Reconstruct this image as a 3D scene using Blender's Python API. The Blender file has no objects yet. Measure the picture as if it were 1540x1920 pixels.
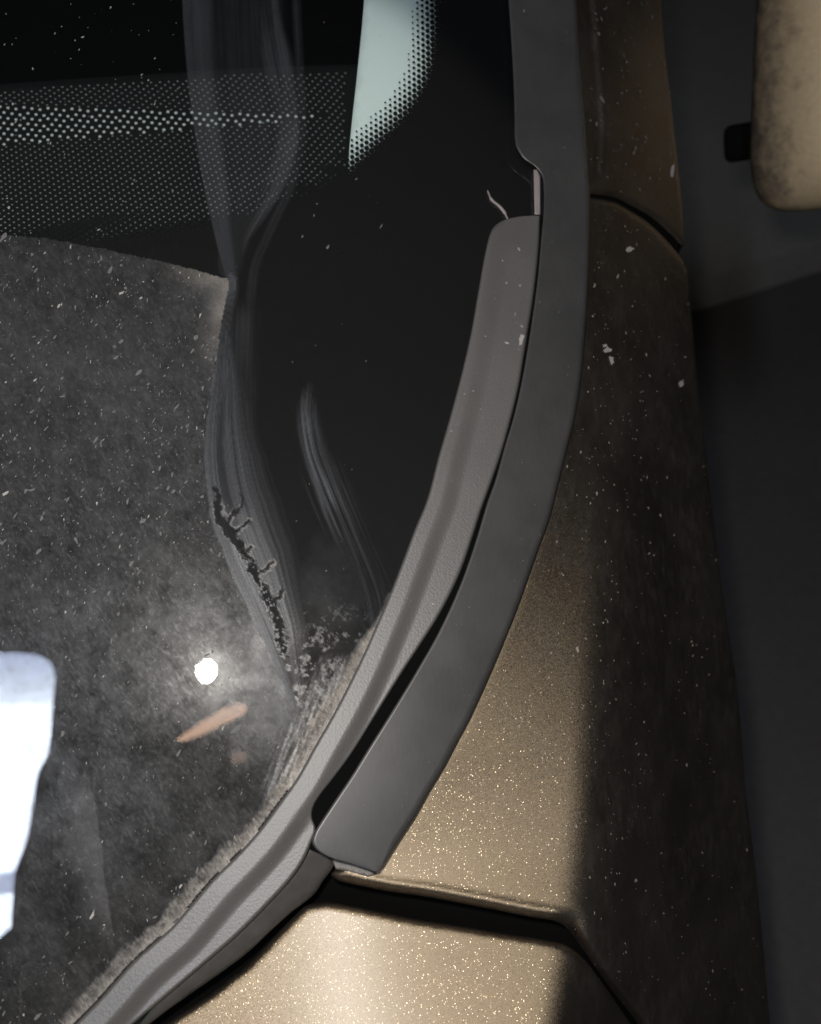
import bpy, bmesh, math, random
import numpy as np
from mathutils import Vector, Matrix
from mathutils.geometry import delaunay_2d_cdt

random.seed(7)
RNG = np.random.default_rng(11)
S = bpy.context.scene
COL = S.collection

# ------------------------------------------------------------------ camera
W0, H0 = 1540.0, 1920.0                 # the photograph's own pixel grid, used to measure outlines
FOV = math.radians(49.5)
FPX = W0 / 2 / math.tan(FOV / 2)
CAM = np.array((0.0, -0.62, 1.42))
TILT = math.radians(40.0)
cam_d = bpy.data.cameras.new('camera')
cam = bpy.data.objects.new('camera', cam_d)
COL.objects.link(cam)
cam.location = CAM
cam.rotation_euler = (TILT, 0, 0)
cam_d.sensor_fit = 'HORIZONTAL'
cam_d.angle = FOV
cam_d.clip_start = 0.01
cam_d.clip_end = 100
cam_d.dof.use_dof = True
cam_d.dof.focus_distance = 0.47
cam_d.dof.aperture_fstop = 9.0
S.camera = cam
RC = np.array(Matrix.Rotation(TILT, 3, 'X'))

# ------------------------------------------------------------------ world, lights, exposure
w = bpy.data.worlds.new('World')
S.world = w
w.use_nodes = True
w.node_tree.nodes['Background'].inputs[0].default_value = (0.62, 0.62, 0.62, 1)
w.node_tree.nodes['Background'].inputs[1].default_value = 0.012
FLASH_C = np.array((-0.022, 0.038, 0.004))          # torch lamp beside the lens, in the camera's own axes
fl = bpy.data.lights.new('torch', 'POINT')
fl.energy = 8.4
fl.shadow_soft_size = 0.0115
fl.color = (1.0, 0.94, 0.87)
flo = bpy.data.objects.new('torch', fl)
COL.objects.link(flo)
flo.location = CAM + RC @ FLASH_C
S.view_settings.view_transform = 'Standard'
S.view_settings.look = 'None'
S.view_settings.gamma = 1
S.view_settings.exposure = 0.0
S.view_settings.use_curve_mapping = False
S.cycles.max_bounces = 8
S.cycles.transparent_max_bounces = 24

# ------------------------------------------------------------------ geometry helpers
def ray(px, py):
    px = np.asarray(px, float); py = np.asarray(py, float)
    return np.stack([(px - W0 / 2) / FPX, -(py - H0 / 2) / FPX, -np.ones_like(px)], -1)

def to_world(pc):
    return np.asarray(pc) @ RC.T + CAM

def at(px, py, depth):
    return to_world(ray(px, py) * np.asarray(depth)[..., None])

# windscreen: plane through P0 that mirrors the torch towards the lens, bowed to the side
P0 = ray(390, 1258) * 0.455
_a = -P0 / np.linalg.norm(P0)
_b = FLASH_C - P0; _b /= np.linalg.norm(_b)
NG = _a + _b; NG /= np.linalg.norm(NG)
UG = np.cross((0, 1, 0), NG); UG /= np.linalg.norm(UG)
VG = np.cross(NG, UG)
KG = 0.55
def DG(px, py):
    r = ray(px, py)
    rn = r @ NG; ru = r @ UG
    t = np.full(rn.shape, 0.45)
    for _ in range(12):
        u = ru * t - P0 @ UG
        t = (P0 @ NG - 0.5 * KG * np.maximum(u, 0) ** 2) / rn
    return t

def curve(pts, n=None, step=None):
    p = np.array(pts, float)
    ext = np.vstack([2 * p[0] - p[1], p, 2 * p[-1] - p[-2]])
    out = []
    for i in range(len(p) - 1):
        a, b, c, d = ext[i:i + 4]
        t = np.linspace(0, 1, 16, endpoint=False)[:, None]
        out.append(0.5 * (2 * b + (c - a) * t + (2 * a - 5 * b + 4 * c - d) * t ** 2 + (3 * b - a - 3 * c + d) * t ** 3))
    q = np.vstack(out + [p[-1:]])
    s = np.r_[0, np.cumsum(np.linalg.norm(np.diff(q, axis=0), axis=1))]
    if n is None:
        n = max(3, int(s[-1] / step) + 1)
    t = np.linspace(0, s[-1], n)
    return np.stack([np.interp(t, s, q[:, 0]), np.interp(t, s, q[:, 1])], 1)

def lin(pts, step):
    p = np.array(pts, float)
    s = np.r_[0, np.cumsum(np.linalg.norm(np.diff(p, axis=0), axis=1))]
    t = np.linspace(0, s[-1], max(2, int(s[-1] / step) + 1))
    return np.stack([np.interp(t, s, p[:, 0]), np.interp(t, s, p[:, 1])], 1)

def interp1(x, pts):
    p = np.array(pts, float)
    return np.interp(x, p[:, 0], p[:, 1])

def sstep(a, b, x):
    t = np.clip((x - a) / (b - a), 0, 1)
    return t * t * (3 - 2 * t)

def inside(poly, x, y):
    c = np.zeros(x.shape, bool)
    p = np.asarray(poly); q = np.roll(p, 1, 0)
    for (x1, y1), (x2, y2) in zip(p, q):
        if y1 == y2:
            continue
        m = (y1 > y) != (y2 > y)
        c ^= m & (x < (x2 - x1) * (y - y1) / (y2 - y1) + x1)
    return c

def polydist(line, x, y, closed=False, arc=False, side=False):
    p = np.asarray(line, float)
    if closed:
        p = np.vstack([p, p[:1]])
    best = np.full(x.shape, 1e9); ba = np.zeros(x.shape); bs = np.zeros(x.shape)
    acc = 0.0
    for a, b in zip(p[:-1], p[1:]):
        d = b - a; L2 = d @ d
        if L2 == 0:
            continue
        t = np.clip(((x - a[0]) * d[0] + (y - a[1]) * d[1]) / L2, 0, 1)
        ex = x - a[0] - t * d[0]; ey = y - a[1] - t * d[1]
        dd = np.hypot(ex, ey)
        m = dd < best
        best = np.where(m, dd, best)
        if arc or side:
            ba = np.where(m, acc + t * math.sqrt(L2), ba)
            bs = np.where(m, np.sign(d[0] * ey - d[1] * ex), bs)
        acc += math.sqrt(L2)
    if arc or side:
        return best, ba, bs
    return best

def link(name, verts, faces, mat, parent=None, smooth=True, kind=None, label=None):
    me = bpy.data.meshes.new(name)
    verts = np.asarray(verts, np.float32)
    if isinstance(faces, np.ndarray):
        k = faces.shape[1]
        me.vertices.add(len(verts)); me.vertices.foreach_set('co', verts.ravel())
        me.loops.add(faces.size); me.loops.foreach_set('vertex_index', faces.ravel().astype(np.int32))
        me.polygons.add(len(faces))
        me.polygons.foreach_set('loop_start', np.arange(0, faces.size, k, dtype=np.int32))
        me.polygons.foreach_set('loop_total', np.full(len(faces), k, np.int32))
        me.update(calc_edges=True)
    else:
        me.from_pydata(verts.tolist(), [], [tuple(f) for f in faces])
    me.validate()
    if smooth:
        me.polygons.foreach_set('use_smooth', np.ones(len(me.polygons), bool))
    me.materials.append(mat)
    o = bpy.data.objects.new(name, me)
    COL.objects.link(o)
    if parent is not None:
        o.parent = parent
    if kind: o['kind'] = kind
    if label: o['label'] = label
    return o

def grid_faces(n, m):
    i = np.arange(n * m).reshape(n, m)
    return np.stack([i[:-1, :-1], i[1:, :-1], i[1:, 1:], i[:-1, 1:]], -1).reshape(-1, 4)

def orient(verts, faces):
    # turn the faces so most of them look at the lens
    f = faces[:, :3]
    a, b, c = verts[f[:, 0]], verts[f[:, 1]], verts[f[:, 2]]
    n = np.cross(b - a, c - a)
    if (np.einsum('ij,ij->i', n, CAM - a) > 0).mean() < 0.5:
        faces = faces[:, ::-1].copy()
    return faces

def strip(name, L, R, M, prof, base, mat, parent, skirt=(0.012, 0.012), out=(0, 0), caps=True, **kw):
    """moulding between two edge lines; prof(s,t) is its height over the base surface"""
    n = len(L)
    t = np.r_[np.linspace(0, 1, M)]
    s = np.linspace(0, 1, n)[:, None]
    px = L[:, None, 0] * (1 - t) + R[:, None, 0] * t
    py = L[:, None, 1] * (1 - t) + R[:, None, 1] * t
    d = base(px, py) - prof(s, t[None, :], px, py)
    dirv = R - L
    dirv = dirv / np.maximum(np.linalg.norm(dirv, axis=1), 1e-6)[:, None]
    def side(col, depth_add, off):
        q = np.stack([px[:, col], py[:, col]], 1) + dirv * off
        return q, d[:, col] + depth_add
    cols = []
    for k in (3, 2, 1):
        q, dd = side(0, skirt[0] * k / 3, -out[0] * k / 3)
        cols.append(at(q[:, 0], q[:, 1], dd))
    P = at(px, py, d)
    cols += [P[:, i] for i in range(M)]
    for k in (1, 2, 3):
        q, dd = side(M - 1, skirt[1] * k / 3, out[1] * k / 3)
        cols.append(at(q[:, 0], q[:, 1], dd))
    V = np.stack(cols, 1)
    if caps:
        def cap(row, k):
            v = V[row].copy()
            dirw = v - CAM
            dirw /= np.linalg.norm(dirw, axis=1)[:, None]
            return v + dirw * k
        V = np.concatenate([cap(0, 0.010)[None], cap(0, 0.004)[None], V, cap(-1, 0.004)[None], cap(-1, 0.010)[None]], 0)
    f = grid_faces(V.shape[0], V.shape[1])
    V2 = V.reshape(-1, 3)
    o = link(name, V2, orient(V2, f), mat, parent, **kw)
    return o

def patch(name, outline, depth, mat, parent, step=8, skirt=0.0, curl=None, extra=None, **kw):
    """panel with a free outline; depth(px,py) is the surface, curl=(line, radius px, drop m) rolls an edge down"""
    o = np.asarray(outline, float)
    if np.linalg.norm(o[0] - o[-1]) < 1e-6:
        o = o[:-1]
    x0, y0 = o.min(0); x1, y1 = o.max(0)
    gx, gy = np.meshgrid(np.arange(x0 + step / 2, x1, step), np.arange(y0 + step / 2, y1, step * 0.9))
    gx = gx + (np.arange(gx.shape[0]) % 2)[:, None] * step / 2
    m = inside(o, gx, gy)
    ip = np.stack([gx[m], gy[m]], 1)
    dist = polydist(o, ip[:, 0], ip[:, 1], closed=True)
    ip = ip[dist > step * 0.4]
    if extra is not None:
        ip = np.vstack([ip, extra])
    pts = np.vstack([o, ip])
    n = len(o)
    r = delaunay_2d_cdt([Vector(p) for p in pts], [], [list(range(n))], 1, 1e-5)
    v2 = np.array([(v.x, v.y) for v in r[0]]); tri = np.array([f for f in r[2] if len(f) == 3])
    d = depth(v2[:, 0], v2[:, 1])
    if curl is not None:
        for ln, rad, drop in curl:
            dd = np.clip(polydist(ln, v2[:, 0], v2[:, 1]) / rad, 0, 1)
            d = d + drop * (1 - np.sqrt(np.clip(1 - (1 - dd) ** 2, 0, 1)))
    V = at(v2[:, 0], v2[:, 1], d)
    tri = orient(V, tri)
    if skirt:
        # thickness: walls going down from the outline
        e = np.vstack([tri[:, [0, 1]], tri[:, [1, 2]], tri[:, [2, 0]]])
        key = {tuple(x) for x in e.tolist()}
        be = [x for x in e.tolist() if (x[1], x[0]) not in key]
        bi = sorted({i for x in be for i in x})
        mp = {b: len(V) + k for k, b in enumerate(bi)}
        dirw = V[bi] - CAM; dirw /= np.linalg.norm(dirw, axis=1)[:, None]
        V = np.vstack([V, V[bi] + dirw * skirt])
        w_ = []
        for a, b in be:
            w_ += [(b, a, mp[a]), (b, mp[a], mp[b])]
        tri = np.vstack([tri, np.array(w_)])
    return link(name, V, tri, mat, parent, **kw)

# value noise
def _lat(seed, n=256):
    return np.random.default_rng(seed).random((n, n))
def vnoise(x, y, seed):
    g = _lat(seed)
    xi = np.floor(x).astype(int); yi = np.floor(y).astype(int)
    fx = x - xi; fy = y - yi
    fx = fx * fx * (3 - 2 * fx); fy = fy * fy * (3 - 2 * fy)
    a = g[yi % 256, xi % 256]; b = g[yi % 256, (xi + 1) % 256]
    c = g[(yi + 1) % 256, xi % 256]; d = g[(yi + 1) % 256, (xi + 1) % 256]
    return (a * (1 - fx) + b * fx) * (1 - fy) + (c * (1 - fx) + d * fx) * fy
def fbm(x, y, seed, oct=4, gain=0.5):
    s = 0; a = 1; tot = 0
    for k in range(oct):
        s = s + a * vnoise(x * 2 ** k + 17.3 * k, y * 2 ** k + 5.7 * k, seed + k); tot += a; a *= gain
    return s / tot

# ------------------------------------------------------------------ materials
class NT:
    def __init__(self, name):
        self.m = bpy.data.materials.new(name); self.m.use_nodes = True
        self.t = self.m.node_tree; self.n = self.t.nodes; self.l = self.t.links
        self.n.clear()
        self.out = self.n.new('ShaderNodeOutputMaterial')
    def new(self, typ, **kw):
        nd = self.n.new('ShaderNode' + typ)
        for k, v in kw.items():
            if k.startswith('i_'):
                nd.inputs[k[2:].replace('_', ' ')].default_value = v
            else:
                setattr(nd, k, v)
        return nd
    def link(self, a, b): self.l.new(a, b)
    def tex(self): return self.new('TexCoord').outputs['Object']
    def noise(self, scale, detail=4, rough=0.6, vec=None):
        nd = self.new('TexNoise'); nd.inputs['Scale'].default_value = scale
        nd.inputs['Detail'].default_value = detail; nd.inputs['Roughness'].default_value = rough
        self.link(vec or self.tex(), nd.inputs['Vector'])
        return nd.outputs['Fac']
    def ramp(self, fac, stops):
        nd = self.new('ValToRGB')
        while len(nd.color_ramp.elements) < len(stops): nd.color_ramp.elements.new(0.5)
        for e, (p, c) in zip(nd.color_ramp.elements, stops):
            e.position = p; e.color = (c if len(c) == 4 else (*c, 1)) if hasattr(c, '__len__') else (c, c, c, 1)
        self.link(fac, nd.inputs[0]); return nd.outputs[0]
    def math(self, op, a, b=None, c=None, clamp=False):
        nd = self.new('Math', operation=op); nd.use_clamp = clamp
        for i, v in enumerate((a, b, c)):
            if v is None: continue
            if isinstance(v, (int, float)): nd.inputs[i].default_value = v
            else: self.link(v, nd.inputs[i])
        return nd.outputs[0]
    def mix(self, fac, a, b):
        nd = self.new('Mix', data_type='RGBA')
        for k, v in ((0, fac), (6, a), (7, b)):
            if isinstance(v, (int, float)): nd.inputs[k].default_value = v
            elif isinstance(v, tuple): nd.inputs[k].default_value = (*v, 1) if len(v) == 3 else v
            else: self.link(v, nd.inputs[k])
        return nd.outputs[2]
    def bump(self, h, strength, dist, normal=None):
        nd = self.new('Bump'); nd.inputs['Strength'].default_value = strength; nd.inputs['Distance'].default_value = dist
        self.link(h, nd.inputs['Height'])
        if normal is not None: self.link(normal, nd.inputs['Normal'])
        return nd.outputs[0]
    def attr(self, name):
        nd = self.new('Attribute'); nd.attribute_name = name
        return nd.outputs['Fac']
    def bsdf(self, base, rough, spec=0.5, metal=0.0, normal=None):
        nd = self.new('BsdfPrincipled')
        for k, v in (('Base Color', base), ('Roughness', rough), ('Specular IOR Level', spec), ('Metallic', metal)):
            if isinstance(v, tuple): nd.inputs[k].default_value = (*v, 1) if len(v) == 3 else v
            elif isinstance(v, (int, float)): nd.inputs[k].default_value = v
            else: self.link(v, nd.inputs[k])
        if normal is not None: self.link(normal, nd.inputs['Normal'])
        return nd
    def done(self, sh):
        self.link(sh.outputs[0] if hasattr(sh, 'outputs') else sh, self.out.inputs[0]); return self.m
    def mixsh(self, fac, a, b):
        nd = self.new('MixShader')
        if isinstance(fac, (int, float)): nd.inputs[0].default_value = fac
        else: self.link(fac, nd.inputs[0])
        self.link(a.outputs[0] if hasattr(a, 'outputs') else a, nd.inputs[1])
        self.link(b.outputs[0] if hasattr(b, 'outputs') else b, nd.inputs[2])
        return nd.outputs[0]

def m_plain(name, col, rough=0.6, spec=0.4, nscale=300, namp=0.25, bump=0.0):
    t = NT(name)
    nz = t.noise(nscale)
    c = t.mix(nz, tuple(x * (1 - namp) for x in col), tuple(x * (1 + namp) for x in col))
    nm = t.bump(nz, bump, 0.0006) if bump else None
    return t.done(t.bsdf(c, rough, spec, 0, nm))

def m_paint():
    t = NT('bronze_metallic_paint')
    co = t.tex()
    vor = t.new('TexVoronoi'); vor.inputs['Scale'].default_value = 2300; t.link(co, vor.inputs['Vector'])
    vor2 = t.new('TexVoronoi'); vor2.inputs['Scale'].default_value = 1750; t.link(co, vor2.inputs['Vector'])
    geo = t.new('NewGeometry')
    def tilt(colout, amp):
        sub = t.new('VectorMath', operation='SUBTRACT'); t.link(colout, sub.inputs[0]); sub.inputs[1].default_value = (0.5, 0.5, 0.5)
        sc = t.new('VectorMath', operation='SCALE'); t.link(sub.outputs[0], sc.inputs[0]); sc.inputs['Scale'].default_value = amp
        ad = t.new('VectorMath', operation='ADD'); t.link(geo.outputs['Normal'], ad.inputs[0]); t.link(sc.outputs[0], ad.inputs[1])
        nm = t.new('VectorMath', operation='NORMALIZE'); t.link(ad.outputs[0], nm.inputs[0])
        return nm.outputs[0]
    sep = t.new('SeparateColor'); t.link(vor.outputs['Color'], sep.inputs[0])
    base = t.mix(sep.outputs[0], (0.245, 0.188, 0.120), (0.37, 0.292, 0.195))
    a = t.new('BsdfGlossy'); a.distribution = 'BECKMANN'; a.inputs['Roughness'].default_value = 0.60
    t.link(base, a.inputs['Color']); t.link(tilt(vor.outputs['Color'], 0.22), a.inputs['Normal'])
    b = t.new('BsdfGlossy'); b.distribution = 'BECKMANN'; b.inputs['Roughness'].default_value = 0.36
    b.inputs['Color'].default_value = (0.66, 0.53, 0.37, 1); t.link(tilt(vor2.outputs['Color'], 0.7), b.inputs['Normal'])
    sep2 = t.new('SeparateColor'); t.link(vor2.outputs['Color'], sep2.inputs[0])
    flake = t.math('MULTIPLY', t.math('GREATER_THAN', sep2.outputs[2], 0.78), t.math('LESS_THAN', vor2.outputs['Distance'], 0.42))
    pa = t.mixsh(t.math('MULTIPLY', flake, 0.42), a, b)
    # thin road dust over the lacquer, drawn out in runs
    mp = t.new('Mapping'); mp.inputs['Scale'].default_value = (1, 0.35, 0.4); t.link(co, mp.inputs['Vector'])
    run = t.noise(240, 5, 0.65, mp.outputs[0])
    blot = t.noise(34, 4, 0.6)
    fac = t.math('MULTIPLY', t.ramp(run, [(0.40, 0.0), (0.72, 1.0)]), t.ramp(blot, [(0.38, 0.1), (0.66, 1.0)]))
    fac = t.math('ADD', t.math('MULTIPLY', fac, 0.13), t.math('ADD', 0.07, t.math('MULTIPLY', t.ramp(t.noise(14, 5, 0.6), [(0.38, 0.0), (0.64, 1.0)]), 0.055)))
    d = t.bsdf((0.178, 0.158, 0.140), 0.85, 0.2)
    body = t.mixsh(fac, pa, d)
    # clear lacquer
    gl = t.new('BsdfGlossy'); gl.inputs['Roughness'].default_value = 0.30
    fr = t.new('Fresnel'); fr.inputs[0].default_value = 1.45
    return t.done(t.mixsh(t.math('MULTIPLY', fr.outputs[0], 0.55), body, gl))

def m_seal():
    t = NT('grained_rubber')
    co = t.tex()
    v = t.new('TexVoronoi'); v.inputs['Scale'].default_value = 900; v.feature = 'SMOOTH_F1'; t.link(co, v.inputs['Vector'])
    fine = t.noise(1500, 3)
    big = t.noise(25, 4)
    h = t.math('ADD', v.outputs['Distance'], t.math('MULTIPLY', fine, 0.5))
    nm = t.bump(h, 0.19, 0.0005)
    c = t.mix(big, (0.084, 0.080, 0.077), (0.120, 0.114, 0.109))
    sp = t.ramp(t.noise(700, 2), [(0.70, 0.0), (0.76, 1.0)])
    c = t.mix(t.math('MULTIPLY', sp, 0.5), c, (0.4, 0.37, 0.33))
    p = t.bsdf(c, 0.52, 0.9, 0, nm); p.inputs['IOR'].default_value = 1.6
    return t.done(p)

def m_trim():
    t = NT('satin_dark_plastic')
    co = t.tex()
    mp = t.new('Mapping'); mp.inputs['Scale'].default_value = (1, 0.15, 0.15); t.link(co, mp.inputs['Vector'])
    br = t.noise(900, 3, 0.6, mp.outputs[0])
    big = t.noise(22, 4, 0.65)
    c = t.mix(big, (0.020, 0.020, 0.021), (0.062, 0.060, 0.058))
    c = t.mix(t.math('MULTIPLY', br, 0.35), c, (0.10, 0.10, 0.10))
    sp = t.ramp(t.noise(620, 2), [(0.74, 0.0), (0.78, 1.0)])
    c = t.mix(t.math('MULTIPLY', sp, 0.35), c, (0.35, 0.33, 0.3))
    ro = t.math('ADD', t.math('MULTIPLY', big, 0.16), 0.36)
    return t.done(t.bsdf(c, ro, 0.9, 0, t.bump(br, 0.08, 0.0003)))

def m_glass():
    t = NT('windscreen_glass')
    tr = t.new('BsdfTransparent'); tr.inputs[0].default_value = (0.89, 0.965, 0.945, 1)
    gl = t.new('BsdfGlossy'); gl.inputs['Roughness'].default_value = 0.012
    fr = t.new('Fresnel'); fr.inputs[0].default_value = 1.5
    return t.done(t.mixsh(fr.outputs[0], tr, gl))

def m_dust():
    t = NT('windscreen_dust')
    co = t.tex()
    d = t.attr('dust'); mud = t.attr('mud')
    f1 = t.noise(1250, 2, 0.7); f2 = t.noise(520, 4, 0.65)
    g = t.math('ADD', t.math('MULTIPLY', t.ramp(f1, [(0.30, 0.0), (0.72, 1.0)]), 1.0), t.math('MULTIPLY', t.ramp(f2, [(0.32, 0.0), (0.70, 1.0)]), 0.7))
    a = t.math('MULTIPLY', d, t.math('ADD', t.math('MULTIPLY', g, 0.26), 0.72), clamp=True)
    c = t.mix(mud, (0.295, 0.315, 0.35), (0.43, 0.388, 0.34))
    nm = t.bump(t.math('ADD', f1, f2), 0.12, 0.0003)
    p = t.bsdf(c, 0.40, 0.75, 0, nm)
    p.inputs['Coat Weight'].default_value = 0.5; p.inputs['Coat Roughness'].default_value = 0.22
    tr = t.new('BsdfTransparent')
    return t.done(t.mixsh(a, tr, p))

def m_fleck(name, c):
    t = NT(name)
    return t.done(t.bsdf(c, 0.7, 0.3))

def m_ground(name, a, b, sc):
    t = NT(name)
    n1 = t.noise(sc, 6, 0.7); n2 = t.noise(sc * 25, 3)
    c = t.mix(t.math('MULTIPLY', t.math('ADD', n1, n2), 0.5), a, b)
    return t.done(t.bsdf(c, 0.9, 0.2, 0, t.bump(n2, 0.4, 0.004)))

def m_mirror():
    t = NT('dirty_bronze_paint')
    co = t.tex()
    n1 = t.noise(60, 5, 0.65)
    n2 = t.noise(230, 4, 0.6)
    pa = t.bsdf(t.mix(n2, (0.34, 0.265, 0.165), (0.50, 0.40, 0.26)), 0.60, 0.5, 0.30)
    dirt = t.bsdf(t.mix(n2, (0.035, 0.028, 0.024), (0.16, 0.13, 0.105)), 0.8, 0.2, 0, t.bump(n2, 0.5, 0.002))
    sep = t.new('SeparateXYZ'); t.link(co, sep.inputs[0])
    return t, pa, dirt, n1, sep

M_PAINT = m_paint(); M_SEAL = m_seal(); M_TRIM = m_trim(); M_GLASS = m_glass(); M_DUST = m_dust()
M_FRIT = m_plain('black_ceramic_print', (0.0150, 0.0128, 0.0132), 0.5, 0.0, 200, 0.15)
M_BLACK = m_plain('black_plastic', (0.010, 0.010, 0.010), 0.6, 0.3, 200, 0.3)
M_VOID = m_plain('black_part_and_gap_shade', (0.004, 0.004, 0.004), 0.9, 0.05, 100, 0.2)  # near-black: paints shade into gaps, also colours cabin and mirror arm
M_FLANGE = m_plain('grey_cowl_plastic', (0.075, 0.071, 0.067), 0.45, 0.6, 120, 0.35, 0.1)
M_DASH = m_plain('dark_dashboard_plastic', (0.014, 0.0142, 0.0145), 0.8, 0.2, 400, 0.3)
M_DOT = m_plain('grey_print', (0.38, 0.37, 0.37), 0.8, 0.2, 500, 0.3)
M_DOT2 = m_plain('pale_print', (0.80, 0.79, 0.79), 0.8, 0.2, 500, 0.2)
M_PALE = m_plain('pale_pillar_fabric', (0.84, 0.87, 0.86), 0.9, 0.1, 900, 0.06)
M_FLECK = m_fleck('pale_dirt', (0.40, 0.38, 0.36))
M_FLECK2 = m_fleck('tan_dirt', (0.33, 0.285, 0.235))
M_FLECK3 = m_fleck('grey_dirt', (0.15, 0.15, 0.15))
M_CLIP = m_plain('pinkish_grey_clip', (0.30, 0.26, 0.255), 0.5, 0.4, 200, 0.2)
M_ASPH = m_ground('asphalt', (0.07, 0.065, 0.062), (0.19, 0.178, 0.17), 2.2)
M_CONC = m_ground('concrete', (0.20, 0.19, 0.178), (0.62, 0.59, 0.54), 2.5)

# ------------------------------------------------------------------ ground
def plate(name, x0, x1, y0, y1, z, mat, th=0.0, rot=0):
    v = [(x0, y0, z), (x1, y0, z), (x1, y1, z), (x0, y1, z)]
    c = Vector(((x0 + x1) / 2, (y0 + y1) / 2, 0)); R = Matrix.Rotation(rot, 3, 'Z')
    v = [tuple(R @ (Vector(p) - c) + c) for p in v]
    f = [(0, 1, 2, 3)]
    if th:
        v += [(x, y, zz - th) for x, y, zz in v]
        f += [(0, 4, 5, 1), (1, 5, 6, 2), (2, 6, 7, 3), (3, 7, 4, 0)]
    o = link(name, v, f, mat, None, smooth=False)
    o['kind'] = 'structure'
    return o
plate('ground', -40, 40, -40, 40, 0.0, M_ASPH)
def ground_pt(px, py, z=0.0):
    r = ray(np.array(px, float), np.array(py, float)) @ RC.T
    k = (z - CAM[2]) / r[..., 2]
    return CAM + r * k[..., None]
g = ground_pt([1200, 1700, 1760, 1200], [560, 405, -260, -260], 0.10)
gv = [tuple(p) for p in g] + [(p[0], p[1], 0.0) for p in g]
pv = link('pavement', gv, [(0, 1, 2, 3), (0, 4, 5, 1), (1, 5, 6, 2), (2, 6, 7, 3), (3, 7, 4, 0)], M_CONC, None, smooth=False)
pv['kind'] = 'structure'

# ------------------------------------------------------------------ the car
car = bpy.data.objects.new('car', None)
COL.objects.link(car)
car['label'] = 'bronze metallic car with a dusty windscreen, grey cowl seal and dark pillar trim'
car['category'] = 'car'

# traced edge lines ---------------------------------------------------------
SEAL_CAP_L = [(1008, 404), (975, 406), (945, 413), (926, 426), (917, 445)]
SEAL_L = [(917, 445), (908, 485), (896, 553), (884, 621), (869, 688), (854, 746), (839, 800), (822, 858), (802, 934), (778, 993),
          (756, 1051), (730, 1117), (705, 1175), (679, 1233), (650, 1292), (623, 1343), (590, 1400), (557, 1459), (517, 1515), (481, 1563), (441, 1607),
          (397, 1651), (353, 1703), (321, 1740), (289, 1768), (245, 1808), (192, 1868), (144, 1918), (60, 2005), (-90, 2150), (-260, 2310)]
SEAL_R = [(1011, 445), (1006, 502), (998, 567), (989, 621), (981, 672), (971, 729), (957, 787), (940, 848), (923, 898), (903, 953),
          (888, 1000), (867, 1062), (845, 1112), (818, 1162), (786, 1212), (756, 1258), (726, 1306), (697, 1353), (660, 1412), (627, 1457), (601, 1490),
          (588, 1512), (585, 1532), (591, 1548), (592, 1560), (585, 1577), (569, 1613), (545, 1648), (505, 1692), (465, 1733), (430, 1766), (382, 1807), (320, 1860),
          (249, 1920), (150, 2005), (-10, 2150), (-180, 2310)]
TRIM_L = [(948, -90), (954, 0), (962, 125), (965, 208), (966, 262), (972, 282), (984, 298), (1003, 311), (1016, 328), (1020, 354), (1020, 396), (1016, 440), (1009, 519), (999, 594),
          (988, 665), (976, 729), (964, 780), (947, 837), (930, 898), (913, 946), (897, 1000), (880, 1052), (862, 1100), (840, 1150), (815, 1200), (786, 1250), (756, 1300),
          (725, 1350), (692, 1402), (660, 1454), (627, 1503), (601, 1542), (590, 1560)]
TRIM_R = [(1076, -90), (1079, 0), (1087, 125), (1096, 229), (1102, 333), (1104, 367), (1103, 485), (1099, 580), (1094, 648), (1088, 709), (1076, 783), (1062, 841), (1045, 909), (1028, 975),
          (1006, 1035), (986, 1092), (965, 1150), (940, 1212), (911, 1280), (879, 1350), (858, 1389), (832, 1438), (803, 1486), (777, 1532), (752, 1570)]
TRIM_CAP_L = [(590, 1560), (585, 1577), (592, 1592), (608, 1603), (627, 1611), (660, 1620), (692, 1631), (703, 1636)]
TRIM_CAP_R = [(752, 1570), (735, 1597), (722, 1618), (712, 1633)]

# body surface (fender, bonnet and pillar share one skin) -------------------
PX = np.arange(-260, 1760, 5.0); PY = np.arange(-160, 2520, 5.0)
tr_full = curve(TRIM_R + TRIM_CAP_R[1:], 400)
xref = np.interp(PY, tr_full[:, 1], tr_full[:, 0])
xref = np.where(PY > 1633, np.interp(PY, [1633, 2120], [712, 640]), xref)
dref = DG(xref, PY) - 0.0005
phi = np.radians(interp1(PY, [(1400, 11), (1640, 19), (1760, 24), (2120, 26)]))
i0 = np.searchsorted(PY, 1400)
for i in range(i0 + 1, len(PY)):
    dref[i] = dref[i - 1] - math.tan(phi[i]) * 5 * dref[i - 1] / FPX
thL = interp1(PY, [(-160, 55), (400, 55), (700, 52), (900, 40), (1100, 29), (1300, 20), (1500, 12), (1700, 6), (2000, 2)])
xc = interp1(PY, [(-160, 1150), (300, 1165), (700, 1165), (900, 1152), (1100, 1140), (1300, 1122), (1500, 1110), (1700, 1088), (1900, 1052), (2120, 1010)])
thR = interp1(PY, [(-160, 64), (500, 64), (1000, 64), (1900, 62)])
GX, GY = np.meshgrid(PX, PY)
th = thL[:, None] + (thR - thL)[:, None] * sstep(-55, 72, GX - xc[:, None])
low_th = np.minimum(thL * 0.35, 6)[:, None]
hard = (GX >= xref[:, None]).astype(float)
soft = sstep(-160, 200, GX - xref[:, None])
mixw = sstep(1560, 1680, GY)
kk = hard * (1 - mixw) + soft * mixw
th = low_th * (1 - kk) + th * kk
sl = np.tan(np.radians(th)) * 5 * 0.45 / FPX
cs = np.cumsum(sl, 1)
base_at = np.array([np.interp(xref[i], PX, cs[i]) for i in range(len(PY))])
BODY = dref[:, None] + cs - base_at[:, None]
for _ in range(30):
    BODY[1:-1] = 0.25 * BODY[:-2] + 0.5 * BODY[1:-1] + 0.25 * BODY[2:]
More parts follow.
